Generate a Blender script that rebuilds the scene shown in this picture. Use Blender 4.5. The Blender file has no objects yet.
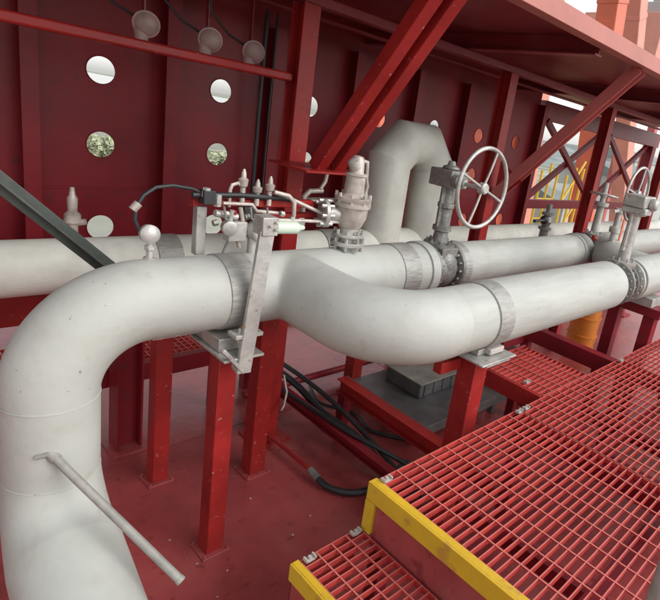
import bpy, bmesh, math, random
from mathutils import Vector, Matrix
random.seed(7)
S = bpy.context.scene
COL = S.collection
PI = math.pi

# ------------------------------------------------------------------ camera
cam = bpy.data.cameras.new('camera'); camo = bpy.data.objects.new('camera', cam); COL.objects.link(camo)
R3 = Matrix(((0.6740, 0.0931, -0.7329), (-0.7200, 0.3048, -0.6235), (0.1653, 0.9479, 0.2724)))
camo.matrix_world = Matrix.Translation((0, 0, 2.6)) @ R3.to_quaternion().normalized().to_matrix().to_4x4()
cam.sensor_fit = 'HORIZONTAL'; cam.sensor_width = 36; cam.lens = 536.8/660*36
cam.shift_x = -90/660; cam.shift_y = -20/660
cam.clip_start = 0.05; cam.clip_end = 5000
S.camera = camo
S.render.resolution_x = 1024; S.render.resolution_y = 931

# ------------------------------------------------------------------ world, sun, exposure
SUN_EL, SUN_AZ = math.radians(40), math.radians(155)     # azimuth from +Y towards +X
w = bpy.data.worlds.new('World'); S.world = w; w.use_nodes = True
nt = w.node_tree; bg = nt.nodes['Background']
sky = nt.nodes.new('ShaderNodeTexSky'); sky.sky_type = 'NISHITA'; sky.sun_disc = False
sky.sun_elevation = SUN_EL; sky.sun_rotation = SUN_AZ; sky.air_density = 1.2; sky.dust_density = 1.3; sky.ozone_density = 1
hs = nt.nodes.new('ShaderNodeHueSaturation'); hs.inputs['Saturation'].default_value = 0.14
nt.links.new(sky.outputs[0], hs.inputs['Color']); nt.links.new(hs.outputs[0], bg.inputs['Color'])
bg.inputs['Strength'].default_value = 0.15
sl = bpy.data.lights.new('sun', 'SUN'); sl.energy = 1.1; sl.angle = math.radians(40); sl.color = (1, .98, .95)
so = bpy.data.objects.new('sun', sl); COL.objects.link(so)
dirv = Vector((math.sin(SUN_AZ)*math.cos(SUN_EL), math.cos(SUN_AZ)*math.cos(SUN_EL), math.sin(SUN_EL)))
so.rotation_euler = dirv.to_track_quat('Z', 'Y').to_euler()
S.view_settings.view_transform = 'Standard'; S.view_settings.look = 'None'
S.view_settings.exposure = 0.76; S.view_settings.gamma = 1; S.view_settings.use_curve_mapping = False
S.render.engine = 'CYCLES'

# ------------------------------------------------------------------ materials
def mat(name, col, rough=.5, metal=0, var=.15, scale=3, bump=.0, bscale=40, spots=None, coat=0, streak=None, rvar=.1, top=None, spec=.5):
    m = bpy.data.materials.new(name); m.use_nodes = True
    n = m.node_tree; L = n.links; b = n.nodes['Principled BSDF']
    tc = n.nodes.new('ShaderNodeTexCoord'); geo = n.nodes.new('ShaderNodeNewGeometry')
    src = geo.outputs['Position']
    if streak:
        mp = n.nodes.new('ShaderNodeMapping'); mp.inputs['Scale'].default_value = streak
        L.new(src, mp.inputs['Vector']); vs = mp.outputs[0]
    else: vs = src
    nz = n.nodes.new('ShaderNodeTexNoise'); nz.inputs['Scale'].default_value = scale; nz.inputs['Detail'].default_value = 7
    nz.inputs['Roughness'].default_value = .62
    L.new(vs, nz.inputs['Vector'])
    cr = n.nodes.new('ShaderNodeValToRGB')
    c0 = [c*(1-var) for c in col]; c1 = [min(1, c*(1+var)) for c in col]
    cr.color_ramp.elements[0].position = .33; cr.color_ramp.elements[1].position = .68
    cr.color_ramp.elements[0].color = (*c0, 1); cr.color_ramp.elements[1].color = (*c1, 1)
    L.new(nz.outputs['Fac'], cr.inputs[0]); out = cr.outputs[0]
    for sp in (spots or []):       # (scale, threshold, width, colour, strength)
        s2 = n.nodes.new('ShaderNodeTexNoise'); s2.inputs['Scale'].default_value = sp[0]; s2.inputs['Detail'].default_value = 4
        L.new(src, s2.inputs['Vector'])
        r2 = n.nodes.new('ShaderNodeMapRange'); r2.inputs['From Min'].default_value = sp[1]; r2.inputs['From Max'].default_value = sp[1]+sp[2]
        r2.inputs['To Max'].default_value = sp[4]
        L.new(s2.outputs['Fac'], r2.inputs['Value'])
        mx = n.nodes.new('ShaderNodeMix'); mx.data_type = 'RGBA'
        L.new(r2.outputs[0], mx.inputs['Factor']); L.new(out, mx.inputs[6]); mx.inputs[7].default_value = (*sp[3], 1)
        out = mx.outputs[2]
    if top:                        # upward faces paler: light on bar tops, plus wear, put into the colour
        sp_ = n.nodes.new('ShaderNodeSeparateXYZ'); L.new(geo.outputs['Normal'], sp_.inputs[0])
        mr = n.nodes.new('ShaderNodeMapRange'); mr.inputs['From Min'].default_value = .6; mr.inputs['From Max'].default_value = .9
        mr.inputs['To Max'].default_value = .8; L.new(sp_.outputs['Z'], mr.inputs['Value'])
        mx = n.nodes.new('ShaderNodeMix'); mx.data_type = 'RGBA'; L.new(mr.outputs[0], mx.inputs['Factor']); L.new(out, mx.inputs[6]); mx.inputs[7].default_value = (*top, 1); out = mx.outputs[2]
    b.inputs['Specular IOR Level'].default_value = spec
    L.new(out, b.inputs['Base Color'])
    rr = n.nodes.new('ShaderNodeMapRange'); rr.inputs['To Min'].default_value = max(.03, rough-rvar); rr.inputs['To Max'].default_value = min(1, rough+rvar)
    L.new(nz.outputs['Fac'], rr.inputs['Value']); L.new(rr.outputs[0], b.inputs['Roughness'])
    b.inputs['Metallic'].default_value = metal
    b.inputs['Coat Weight'].default_value = coat
    if bump:
        bn = n.nodes.new('ShaderNodeTexNoise'); bn.inputs['Scale'].default_value = bscale; bn.inputs['Detail'].default_value = 5
        L.new(vs, bn.inputs['Vector'])
        bb = n.nodes.new('ShaderNodeBump'); bb.inputs['Strength'].default_value = bump; bb.inputs['Distance'].default_value = .02
        L.new(bn.outputs['Fac'], bb.inputs['Height']); L.new(bb.outputs[0], b.inputs['Normal'])
    return m
dust = (.42, .27, .24)
M = {}
M['red'] = mat('red_paint', (.29, .018, .016), .42, spec=.3, var=.22, bump=.12, bscale=18, spots=[(9, .6, .12, (.2, .02, .02), .6), (40, .68, .04, dust, .6)])
M['red_wall'] = mat('red_wall_paint', (.20, .012, .019), .42, spec=.3, var=.25, scale=1.6, bump=.16, bscale=4, spots=[(14, .63, .06, (.11, .025, .02), .6), (5, .6, .2, (.17, .02, .025), .6)])
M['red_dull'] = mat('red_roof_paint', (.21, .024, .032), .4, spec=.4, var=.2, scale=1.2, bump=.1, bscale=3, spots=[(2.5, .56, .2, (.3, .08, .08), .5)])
M['deck'] = mat('deck_paint', (.33, .06, .06), .27, var=.25, scale=1.7, bump=.12, bscale=9,
                spots=[(3.2, .52, .22, (.34, .10, .085), .55), (11, .62, .1, (.13, .02, .02), .6), (.8, .5, .12, (.22, .03, .033), .5), (60, .72, .03, (.5, .36, .33), .6)])
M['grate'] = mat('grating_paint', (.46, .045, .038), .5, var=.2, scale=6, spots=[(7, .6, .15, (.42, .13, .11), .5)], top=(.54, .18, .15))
M['fascia'] = mat('red_paint_sunlight_tinted', (.42, .15, .12), .5, var=.12, scale=3)  # red lightened: sunlight caught by the roof edge is put into the colour
M['pipe'] = mat('pipe_coating', (.40, .41, .375), .58, var=.07, scale=2.2, bump=.10, bscale=26, spots=[(5, .56, .2, (.33, .31, .27), .5), (1.1, .56, .1, (.46, .47, .44), .6), (11, .63, .1, (.30, .27, .22), .35), (1.7, .5, .25, (.50, .51, .48), .5), (30, .72, .03, (.16, .15, .14), .7)])
M['pipe_x'] = mat('pipe_coating_brushed', (.40, .41, .375), .58, var=.09, scale=5, streak=(.5, 3, 3), bump=.12, bscale=12, spots=[(5, .58, .2, (.32, .30, .26), .5), (11, .63, .1, (.30, .27, .22), .35), (30, .72, .03, (.16, .15, .14), .7)])
M['pipe_old'] = mat('rear_pipe_coating', (.64, .65, .58), .6, var=.12, scale=3, bump=.2, bscale=14, spots=[(4, .56, .2, (.5, .48, .43), .6)])
M['band'] = mat('worn_steel_band', (.33, .325, .30), .55, .3, var=.16, scale=9, streak=(1, .7, 4), bump=.3, bscale=14, spots=[(30, .6, .1, (.22, .20, .18), .5)])
M['steel'] = mat('grey_steel', (.42, .41, .38), .42, .35, var=.25, scale=8, bump=.15, bscale=30, spots=[(22, .62, .08, (.25, .16, .12), .7)])
M['cast'] = mat('cast_valve_metal', (.22, .215, .20), .5, .4, var=.25, scale=14, bump=.3, bscale=40, spots=[(25, .6, .1, (.30, .29, .26), .5)])
M['pale'] = mat('pale_instrument_paint', (.44, .385, .345), .42, .2, var=.3, scale=12, spots=[(20, .6, .1, (.3, .24, .2), .6)])
M['rod'] = mat('grey_beige_paint', (.25, .242, .215), .5, var=.25, scale=9, bump=.1)
M['dark'] = mat('dark_green_grey_steel', (.075, .085, .075), .45, .2, var=.3, scale=7)
M['black'] = mat('black_rubber', (.02, .02, .022), .5, var=.3, scale=10)
M['yellow'] = mat('yellow_paint', (.60, .37, .02), .45, var=.1, scale=5, bump=.08, spots=[(9, .62, .06, (.42, .2, .05), .65)])
M['orange'] = mat('orange_paint', (.58, .13, .07), .5, var=.12, scale=1)
M['peach'] = mat('faded_orange_paint', (.62, .27, .21), .6, var=.1, scale=.6, bump=.05)
M['peach2'] = mat('faded_red_orange_paint', (.60, .24, .17), .6, var=.12, scale=.6)
M['canister'] = mat('yellow_orange_plastic', (.68, .22, .03), .45, var=.12, scale=4)
M['redleg'] = mat('faded_red_paint', (.45, .11, .10), .55, var=.15, scale=.8)
M['white'] = mat('white_plastic', (.42, .38, .35), .5, var=.05)
M['lamp'] = mat('pinkish_grey_fixture', (.36, .25, .235), .5, var=.2, scale=14)
M['tray'] = mat('dark_grey_sheet', (.15, .15, .15), .4, .3, var=.35, scale=4)
M['mint'] = mat('pale_green_plastic', (.52, .60, .50), .4, var=.05)
M['ground'] = mat('far_ground', (.30, .30, .25), .95, var=.4, scale=.05, spots=[(.03, .5, .12, (.09, .14, .05), .85), (.12, .58, .06, (.42, .38, .33), .7)])
M['hill'] = mat('far_hill', (.20, .23, .22), 1, var=.3, scale=.03, spots=[(.04, .55, .08, (.36, .36, .36), .6)])
M['sky_reflector'] = mat('sky_reflector_water', (.10, .13, .13), .12, var=.1, scale=.02, bump=.05, bscale=.5)
M['concrete'] = mat('far_concrete', (.42, .42, .41), .8, var=.15, scale=.2)
M['leaf'] = mat('leaf_green', (.40, .42, .27), .7, var=.5, scale=2)
M['bark'] = mat('bark', (.12, .09, .06), .9, var=.3)
M['glass'] = mat('dial_glass', (.72, .70, .66), .15, var=.15, scale=40)

# ------------------------------------------------------------------ mesh helpers
def frame(d):
    d = Vector(d).normalized()
    a = Vector((0, 0, 1)) if abs(d.z) < .95 else Vector((0, 1, 0))
    u = a.cross(d).normalized(); return u, d.cross(u).normalized(), d
class MB:
    def __init__(s): s.b = bmesh.new()
    def box(s, c, size, rot=None):
        c = Vector(c); hx, hy, hz = [v/2 for v in size]; vs = []
        for x in (-hx, hx):
            for y in (-hy, hy):
                for z in (-hz, hz):
                    v = Vector((x, y, z)); v = rot @ v if rot else v
                    vs.append(s.b.verts.new(c+v))
        for f in ((0, 1, 3, 2), (4, 6, 7, 5), (0, 4, 5, 1), (2, 3, 7, 6), (0, 2, 6, 4), (1, 5, 7, 3)):
            s.b.faces.new([vs[i] for i in f])
        return s
    def b2(s, lo, hi):
        return s.box([(a+b)/2 for a, b in zip(lo, hi)], [abs(b-a) for a, b in zip(lo, hi)])
    def bar(s, p, q, w, h, up=(0, 0, 1)):
        p = Vector(p); q = Vector(q); d = (q-p); L = d.length; d.normalize()
        u = Vector(up).cross(d)
        if u.length < 1e-3: u = Vector((1, 0, 0)).cross(d)
        u.normalize(); v = d.cross(u)
        return s.box((p+q)/2, (w, h, L), Matrix((u, v, d)).transposed())
    def tube(s, pts, r, seg=16, cap=True, smooth=True):
        pts = [Vector(p) for p in pts]; n = len(pts)
        rs = r if isinstance(r, (list, tuple)) else [r]*n
        tg = []
        for i in range(n):
            a = (pts[i]-pts[i-1]).normalized() if i > 0 and (pts[i]-pts[i-1]).length > 1e-9 else None
            b = (pts[i+1]-pts[i]).normalized() if i < n-1 and (pts[i+1]-pts[i]).length > 1e-9 else None
            t = (a or b) if not (a and b) else (a+b); tg.append(t.normalized())
        u, v, _ = frame(tg[0]); rings = []
        for i in range(n):
            t = tg[i]; u = (u-t*u.dot(t)).normalized(); v = t.cross(u)
            k = 1.0
            if 0 < i < n-1:
                a = (pts[i]-pts[i-1]).normalized() if (pts[i]-pts[i-1]).length > 1e-9 else t
                cs = max(.5, a.dot(t)); 
                ax = (pts[i+1]-pts[i]).normalized()-a
                if ax.length > 1e-4: ax.normalize(); k = 1/cs
            ring = []
            for j in range(seg):
                an = 2*PI*j/seg; o = u*math.cos(an)+v*math.sin(an)
                if k > 1.0001: o = o+ax*o.dot(ax)*(k-1)
                ring.append(s.b.verts.new(pts[i]+o*rs[i]))
            rings.append(ring)
        for i in range(n-1):
            for j in range(seg):
                f = s.b.faces.new((rings[i][j], rings[i][(j+1) % seg], rings[i+1][(j+1) % seg], rings[i+1][j])); f.smooth = smooth
        if cap:
            s.b.faces.new(rings[0][::-1]); s.b.faces.new(rings[-1])
        return s
    def lathe(s, base, axis, prof, seg=20):
        base = Vector(base); a = Vector(axis).normalized()
        return s.tube2([(base+a*h, max(r, 1e-4)) for h, r in prof], a, seg)
    def tube2(s, pr, a, seg):
        u, v, _ = frame(a); rings = []
        for p, r in pr:
            rings.append([s.b.verts.new(p+(u*math.cos(2*PI*j/seg)+v*math.sin(2*PI*j/seg))*r) for j in range(seg)])
        for i in range(len(rings)-1):
            sm = True
            for j in range(seg):
                f = s.b.faces.new((rings[i][j], rings[i][(j+1) % seg], rings[i+1][(j+1) % seg], rings[i+1][j])); f.smooth = sm
        s.b.faces.new(rings[0][::-1]); s.b.faces.new(rings[-1]); return s
    def torus(s, c, axis, R, r, seg=40, sm=10):
        u, v, d = frame(axis); c = Vector(c); rings = []
        for i in range(seg):
            a = 2*PI*i/seg; o = u*math.cos(a)+v*math.sin(a)
            rings.append([s.b.verts.new(c+o*(R+r*math.cos(2*PI*j/sm))+d*(r*math.sin(2*PI*j/sm))) for j in range(sm)])
        for i in range(seg):
            for j in range(sm):
                f = s.b.faces.new((rings[i][j], rings[(i+1) % seg][j], rings[(i+1) % seg][(j+1) % sm], rings[i][(j+1) % sm])); f.smooth = True
        return s
    def bolts(s, c, axis, R, n=12, r=.012, L=.03, off=0):
        u, v, d = frame(axis); c = Vector(c)
        for i in range(n):
            a = 2*PI*i/n+off; o = c+(u*math.cos(a)+v*math.sin(a))*R
            s.tube([o-d*L/2, o+d*L/2], r, 6, smooth=False)
        return s
    def flange(s, c, axis, R, t=.03, n=12):
        d = Vector(axis).normalized(); c = Vector(c)
        s.lathe(c-d*t/2, d, [(0, R*.96), (.004, R), (t-.004, R), (t, R*.96)], 28)
        s.bolts(c, d, R*.87, n, .011, t+.05); return s
    def ball(s, c, r, sc=(1, 1, 1), sub=3):
        mx = Matrix.Translation(Vector(c)) @ Matrix.Diagonal((r*sc[0], r*sc[1], r*sc[2], 1))
        res = bmesh.ops.create_icosphere(s.b, subdivisions=sub, radius=1, matrix=mx)
        for vv in res['verts']:
            for f in vv.link_faces: f.smooth = True
        return s
    def poly(s, pts, d):               # prism of polygon pts extruded by vector d
        d = Vector(d); A = [s.b.verts.new(Vector(p)) for p in pts]; B = [s.b.verts.new(Vector(p)+d) for p in pts]; n = len(pts)
        s.b.faces.new(A); s.b.faces.new(B[::-1])
        for i in range(n): s.b.faces.new((A[i], B[i], B[(i+1) % n], A[(i+1) % n]))
        return s
    def hsec(s, p, q, w, h, t=.012, up=(0, 1, 0)):   # I/H section member: flanges face 'up'
        p = Vector(p); q = Vector(q); d = (q-p).normalized(); v = Vector(up); v = (v-d*v.dot(d)).normalized()
        o = v*(h/2-t/2)
        s.bar(p+o, q+o, w, t, v); s.bar(p-o, q-o, w, t, v); s.bar(p, q, t, h-2*t, v); return s
def arc(c, a, b, n=14):    # from c+a turning to c+b (|a|=|b|, perpendicular)
    c, a, b = Vector(c), Vector(a), Vector(b)
    return [c+a*math.cos(PI/2*i/n)+b*math.sin(PI/2*i/n) for i in range(n+1)]
def tag(o, label=None, cat=None, group=None, kind=None):
    if label: o['label'] = label
    if cat: o['category'] = cat
    if group: o['group'] = group
    if kind: o['kind'] = kind
    return o
def build(mb, name, m, parent=None, bev=0, off=None, label=None):
    bmesh.ops.recalc_face_normals(mb.b, faces=mb.b.faces)
    base = Vector(off) if off is not None else (parent['_b'] if parent and '_b' in parent else None)
    if base is not None:
        base = Vector(base)
        for v in mb.b.verts: v.co -= base
    me = bpy.data.meshes.new(name); mb.b.to_mesh(me); mb.b.free(); me.set_sharp_from_angle(angle=.62)
    me.materials.append(M[m] if isinstance(m, str) else m)
    o = bpy.data.objects.new(name, me); COL.objects.link(o)
    if parent: o.parent = parent
    elif off is not None: o.location = off
    if bev:
        md = o.modifiers.new('bevel', 'BEVEL'); md.width = bev; md.segments = 2; md.limit_method = 'ANGLE'; md.angle_limit = .7
    if label: o['label'] = label
    return o
BASES = {}
class Thing:
    def __init__(s, name, label, cat, base, group=None):
        s.o = bpy.data.objects.new(name, None); COL.objects.link(s.o); s.o.location = base; s.o.empty_display_size = .1
        s.base = Vector(base); tag(s.o, label, cat, group)
    def part(s, name, mb, m, bev=0, parent=None, label=None):
        bmesh.ops.recalc_face_normals(mb.b, faces=mb.b.faces)
        for v in mb.b.verts: v.co -= s.base
        me = bpy.data.meshes.new(name); mb.b.to_mesh(me); mb.b.free(); me.set_sharp_from_angle(angle=.62); me.materials.append(M[m])
        o = bpy.data.objects.new(name, me); COL.objects.link(o); o.parent = parent or s.o
        if bev:
            md = o.modifiers.new('bevel', 'BEVEL'); md.width = bev; md.segments = 2; md.limit_method = 'ANGLE'; md.angle_limit = .7
        if label: o['label'] = label
        return o
def single(name, mb, m, label, cat, base, group=None, bev=0, kind=None):
    o = build(mb, name, m, off=base, bev=bev)
    if kind: tag(o, label, None, group, kind)
    else: tag(o, label, cat, group)
    return o
def copy_tree(o, parent=None):
    c = o.copy(); COL.objects.link(c)
    if parent: c.parent = parent
    for ch in list(o.children): copy_tree(ch, c)
    return c

# ================================================================== SETTING
m = MB(); m.b2((-2500, -2500, -9.2), (2500, 2500, -9)); tag(build(m, 'ground', 'ground'), kind='structure')
m = MB(); m.b2((-6, -6, -.12), (16, 6.2, 0)); tag(build(m, 'deck_floor', 'deck'), kind='structure')
m = MB(); m.b2((-600, 190, -9.004), (520, 2400, -8.99)); tag(build(m, 'sky_reflector', 'sky_reflector'), kind='structure')  # added water sheet, mirrors the pale sky to whiten the wall holes
m = MB()
for y in (.4, 1.95, 3.5): m.b2((-5.9, y-.005, .0002), (15.9, y+.005, .003))
for x in (-2.1, .95, 4.0, 7.05): m.b2((x-.005, -5.9, .0004), (x+.005, 6.1, .0034))
tag(build(m, 'deck_weld_seams', 'deck'), kind='structure')
# hills: a low ridge far away on every visible side
m = MB(); prev = None; NH = 160
for i in range(68, NH+1):
    a = math.radians(-20+150*i/NH)
    hgt = (1.5+2*abs(math.sin(i*.11+.6))+1.2*math.sin(i*.31))*(-1.5 if i < 70 else 3.2)
    cols = []
    for (rr, hh) in ((420, -9.1), (520, hgt*.4-6), (640, hgt-1), (900, -9.1)):
        cols.append(m.b.verts.new((math.sin(a)*rr, math.cos(a)*rr, hh+random.uniform(-1, 1)*(1 if hh > -9 else 0))))
    if prev:
        for k in range(3): f = m.b.faces.new((prev[k], cols[k], cols[k+1], prev[k+1])); f.smooth = True
    prev = cols
tag(build(m, 'hills', 'hill'), kind='structure')

# ================================================================== LARGE STRUCTURE
# ---- perforated wall, one sheet with real round holes
WY = 4.55; HX0 = 1.433; HS = .92
t = Thing('perforated_wall', 'dark red steel bulkhead with rows of round lightening holes behind the pipes', 'wall', (2.7, WY, .8))
m = MB(); hr = .097; ZR = [1.435, 2.07, 2.60]; zed = [.80, 1.75, 2.335, 3.45]; SEG = 32
ks = range(-4, 7)
def wv(x, y, z): return m.b.verts.new((x, y, z))
for k in ks:
    cx = HX0+HS*k; xa, xb = cx-HS/2, cx+HS/2
    for r in range(3):
        za, zb, cz = zed[r], zed[r+1], ZR[r]
        for yy in (WY, WY+.014):
            ins = [wv(cx+hr*math.cos(2*PI*i/SEG), yy, cz+hr*math.sin(2*PI*i/SEG)) for i in range(SEG)]
            outs = []
            for i in range(SEG):
                c, s_ = math.cos(2*PI*i/SEG), math.sin(2*PI*i/SEG)
                # hit of ray with the cell rectangle
                tx = ((xb-cx) if c > 0 else (xa-cx))/c if abs(c) > 1e-6 else 1e9
                tz = ((zb-cz) if s_ > 0 else (za-cz))/s_ if abs(s_) > 1e-6 else 1e9
                q = min(tx, tz); outs.append((cx+c*q, cz+s_*q))
            ov = [wv(x, yy, z) for x, z in outs]
            for i in range(SEG):
                j = (i+1) % SEG; m.b.faces.new((ins[i], ins[j], ov[j], ov[i]))
                (x1, z1), (x2, z2) = outs[i], outs[j]
                if abs(x1-x2) > 1e-6 and abs(z1-z2) > 1e-6:   # corner between the two
                    X = xb if max(x1, x2) > xb-1e-6 else xa; Z = zb if max(z1, z2) > zb-1e-6 else za
                    m.b.faces.new((ov[i], ov[j], wv(X, yy, Z)))
            if yy == WY: keep = ins
        for i in range(SEG):
            j = (i+1) % SEG; f = m.b.faces.new((keep[i], keep[j], ins[j], ins[i])); f.smooth = True
t.part('panel', m, 'red_wall')
for k in ks:
    for z in ZR: t.part('hole_rim', MB().tube([(HX0+HS*k+(hr+.001)*math.cos(2*PI*i/40), WY-.002, z+(hr+.001)*math.sin(2*PI*i/40)) for i in range(41)], .0045, 6, cap=False), 'red_wall')
for k in list(ks)+[7]:
    x = HX0+HS*(k-.5)
    m = MB(); m.b2((x-.006, WY-.12, .96), (x+.006, WY-.002, 3.2)); m.b2((x-.05, WY-.132, .96), (x+.05, WY-.12, 3.2))
    t.part('stiffener', m, 'red_wall')
m = MB(); m.b2((-2.7, WY-.08, .72), (7.42, WY-.002, .95)); t.part('bottom_beam', m, 'red', .004)
m = MB(); m.b2((-2.7, WY-.014, 1.735), (7.42, WY-.002, 1.75)); t.part('seam', m, 'red_wall')

# ---- roof canopy
RZ, RY = 3.35, 1.914
t = Thing('roof_canopy', 'dark red plated steel roof canopy with a front edge painted pale as if sunlit over the pipes', 'roof', (4, 3.2, RZ))
m = MB(); m.b2((-3.4, RY, RZ+.085), (12.5, 4.9, RZ+.10)); t.part('roof_plate', m, 'red_dull')
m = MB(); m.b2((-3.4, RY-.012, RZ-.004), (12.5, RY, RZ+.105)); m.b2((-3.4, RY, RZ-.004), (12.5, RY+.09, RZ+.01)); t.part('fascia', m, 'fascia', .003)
for x in (-1.5, 1.2, 3.91, 6.62, 9.3):
    m = MB(); m.b2((x-.006, RY+.095, RZ-.04), (x+.006, 4.66, RZ+.083)); m.b2((x-.05, RY+.095, RZ-.052), (x+.05, 4.66, RZ-.04)); t.part('cross_beam', m, 'red_dull')
for y in (3.25, 3.95):
    m = MB(); m.b2((-3.4, y-.05, RZ-.115 if y == 3.25 else RZ-.075), (12.5, y+.05, RZ-.055)); t.part('purlin', m, 'red_dull', .004)
m = MB(); m.b2((7.5, WY-.06, 3.0), (12.5, WY+.06, 3.28)); t.part('end_beam', m, 'red_dull', .004)

# ---- columns
def column(x, lab, foot=True):
    t = Thing('steel_column', lab, 'column', (x, 3.25, 0), 'canopy columns')
    t.part('shaft', MB().hsec((x, 3.25, .02), (x, 3.25, RZ-.12), .13, .14, .012, (0, 1, 0)), 'red', .003)
    t.part('base_plate', MB().b2((x-.15, 3.1, 0.001), (x+.15, 3.4, .02)), 'red', .003)
    return t
tc = column(2.23, 'red steel canopy column carrying the double diagonal brace')
m = MB(); m.b2((1.98, 2.72, 2.215), (2.46, 3.15, 2.229)); tc.part('gusset_plate', m, 'red', .002)
column(4.62, 'red steel column behind the big round handwheel')
column(7.0, 'dark red column beside the open cross-braced bay')
column(9.4, 'far dark red column at the right edge of the photo')
column(-.9, 'red column at the left end of the roof, outside the view')

# ---- braces
t = Thing('diagonal_brace', 'bright red double diagonal brace rising to the roof edge from the nearest column', 'brace', (2.23, 2.9, 2.24))
for k, dx in enumerate((-.075, .075)):
    m = MB(); m.bar((2.23+dx, 2.86, 2.235), (2.23+dx, 1.99, 3.345), .085, .085, (1, 0, 0)); t.part('angle_bar', m, 'red', .004)
t = Thing('diagonal_brace', 'single dull red diagonal brace at right running up to the roof corner', 'brace', (4.62, 3.1, 2.2))
m = MB(); m.hsec((4.62, 3.12, 2.06), (4.62, 1.98, 3.34), .1, .1, .012, (1, 0, 0)); t.part('bar', m, 'redleg')
t.part('gusset_plate', MB().poly([(4.61, 3.14, 2.0), (4.61, 2.85, 2.25), (4.61, 3.14, 2.4)], (.012, 0, 0)), 'red')
# cross bracing in the open bays beyond the wall
def xbay(x0, x1, lab):
    t = Thing('cross_bracing', lab, 'brace', ((x0+x1)/2, WY, 1.7), 'open bay cross bracing')
    for s_ in (0, 1):
        za, zb = (3.0, 1.78) if s_ == 0 else (1.78, 3.0)
        t.part('bar', MB().bar((x0, WY-.05+.08*s_, za), (x1, WY-.05+.08*s_, zb), .09, .07, (0, 1, 0)), 'red_wall', .003)
    t.part('rail', MB().b2((x0, WY-.04, 1.62), (x1, WY+.06, 1.76)), 'red_wall', .003)
    t.part('post', MB().b2((x1-.001, WY-.1, .02), (x1+.19, WY+.1, 3.0)), 'red_wall', .003)
xbay(7.62, 9.75, 'dark X-shaped cross bracing in the open bay against the sky')
xbay(9.95, 12.1, 'second X-shaped cross bracing at the far right of the open side')

# ---- long rail on the wall side, three round fixtures
t = Thing('horizontal_rail', 'long red horizontal rail crossing the upper left in front of the wall', 'beam', (0, 3.25, 2.77))
t.part('rail', MB().b2((-3.2, 3.22, 2.735), (2.16, 3.28, 2.79)), 'red', .012)
t.part('rail_flange', MB().b2((-3.2, 3.281, 2.735), (2.16, 3.31, 2.742)), 'red', .002)
for i, (x, z, lab) in enumerate(((1.34, 2.90, 'round pinkish grey fixture above the rail, leftmost of three'), (1.72, 2.90, 'round pinkish grey fixture above the rail, middle of three'), (2.02, 2.89, 'round pinkish grey fixture above the rail, nearest the column'))):
    y = 3.5
    if i == 0:
        t = Thing('ceiling_fixture', lab, 'fixture', (x, y, z), 'round fixtures above the rail')
        t.part('body', MB().lathe((x+.01, y+.05, z+.01), (-.25, -.8, -.2), [(0, .03), (.02, .05), (.05, .064), (.07, .066), (.073, .073), (.085, .073), (.088, .064), (.105, .055), (.118, .035), (.124, .01)], 26), 'lamp')
        t.part('neck', MB().tube([(x-.03, y, z-.03), (x-.03, y, z-.15)], [.042, .03], 14), 'lamp')
        t.part('hanger', MB().bar((x, y+.05, z+.05), (x, y+.05, RZ-.06), .03, .01), 'red_dull')
        t.part('cable', MB().tube([(x-.05, y+.02, z+.02), (x-.18, y, z+.06), (x-.3, y, z+.16), (x-.34, y, z+.36)], .008, 8), 'black')
        f0 = t.o
    else:
        c = copy_tree(f0); c.location = (x, y, z); c['label'] = lab
m = MB()
for x in (2.62, 2.72): m.tube([(x, 4.38, 1.3), (x, 4.38, 2.5), (x+.01, 4.38, 3.3)], .018 if x < 2.7 else .01, 10)
single('conduit', m, 'black', 'black vertical conduit running down the wall left of the near column', 'conduit', (2.65, 4.38, 1.3))

# ================================================================== PIPES
HY, HZ, r0 = 2.44, 1.625, .188
def ring(p, d, r, wd=.012, h=.006):
    d = Vector(d).normalized(); p = Vector(p)
    return MB().lathe(p-d*wd/2, d, [(0, r-.004), (wd*.25, r+h), (wd*.75, r+h), (wd, r-.004)], 48)
t = Thing('main_pipe', 'thick off-white pipe rising at the left, bending into the horizontal header with its forward branch', 'pipe', (.585, 2.3, 0))
ex, R = .575, .38
p = arc((ex+R, HY, HZ-R), (-R, 0, 0), (0, 0, R), 22)
t.part('upper_elbow', MB().tube(p+[(1.34, HY, HZ)], r0, 56, cap=False), 'pipe')
t.part('riser', MB().tube([(ex, HY, HZ-R), (ex, HY, .88)], r0+.001, 56, cap=False), 'pipe')
th = math.radians(72); sx = -.012
p2 = []
for i in range(15):
    a = th*i/14; p2.append((ex+sx*(1-math.cos(a))*R*2, HY-.34*(1-math.cos(a)), .88-.34*math.sin(a)))
e = Vector(p2[-1]); d = (Vector(p2[-1])-Vector(p2[-2])).normalized()
rs = [r0+.03*i/14 for i in range(15)]
t.part('lower_elbow', MB().tube(p2, rs, 56), 'pipe')
LL = (e.z-.0)/(-d.z)
t.part('lower_run', MB().tube([e, e+d*LL], [r0+.03, r0+.035], 56), 'pipe')
t.part('weld_seam', ring((ex, HY, HZ-R+.0), (0, 0, 1), r0+.001, .010, .002), 'pipe')
t.part('weld_seam', ring((ex, HY, .87), (0, 0, 1), r0+.001, .010, .002), 'pipe')
t.part('header_run', MB().tube([(1.30, HY, HZ), (1.5, HY, HZ)], r0-.001, 56, cap=False), 'pipe')
t.part('header_run', MB().tube([(2.45, HY, HZ), (2.86, HY, HZ)], r0-.001, 56), 'pipe_x')
bx, BR, FY = 1.735, .34, 1.625
pb = [(bx, HY, HZ), (bx, FY+BR, HZ)]+arc((bx+BR, FY+BR, HZ), (-BR, 0, 0), (0, -BR, 0), 22)[1:]
tee = t.part('branch_tee', MB().tube(pb+[(bx+BR+.12, FY, HZ)], r0+.003, 56).tube([(1.42, HY, HZ), (2.56, HY, HZ)], r0+.003, 56), 'pipe')
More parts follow.
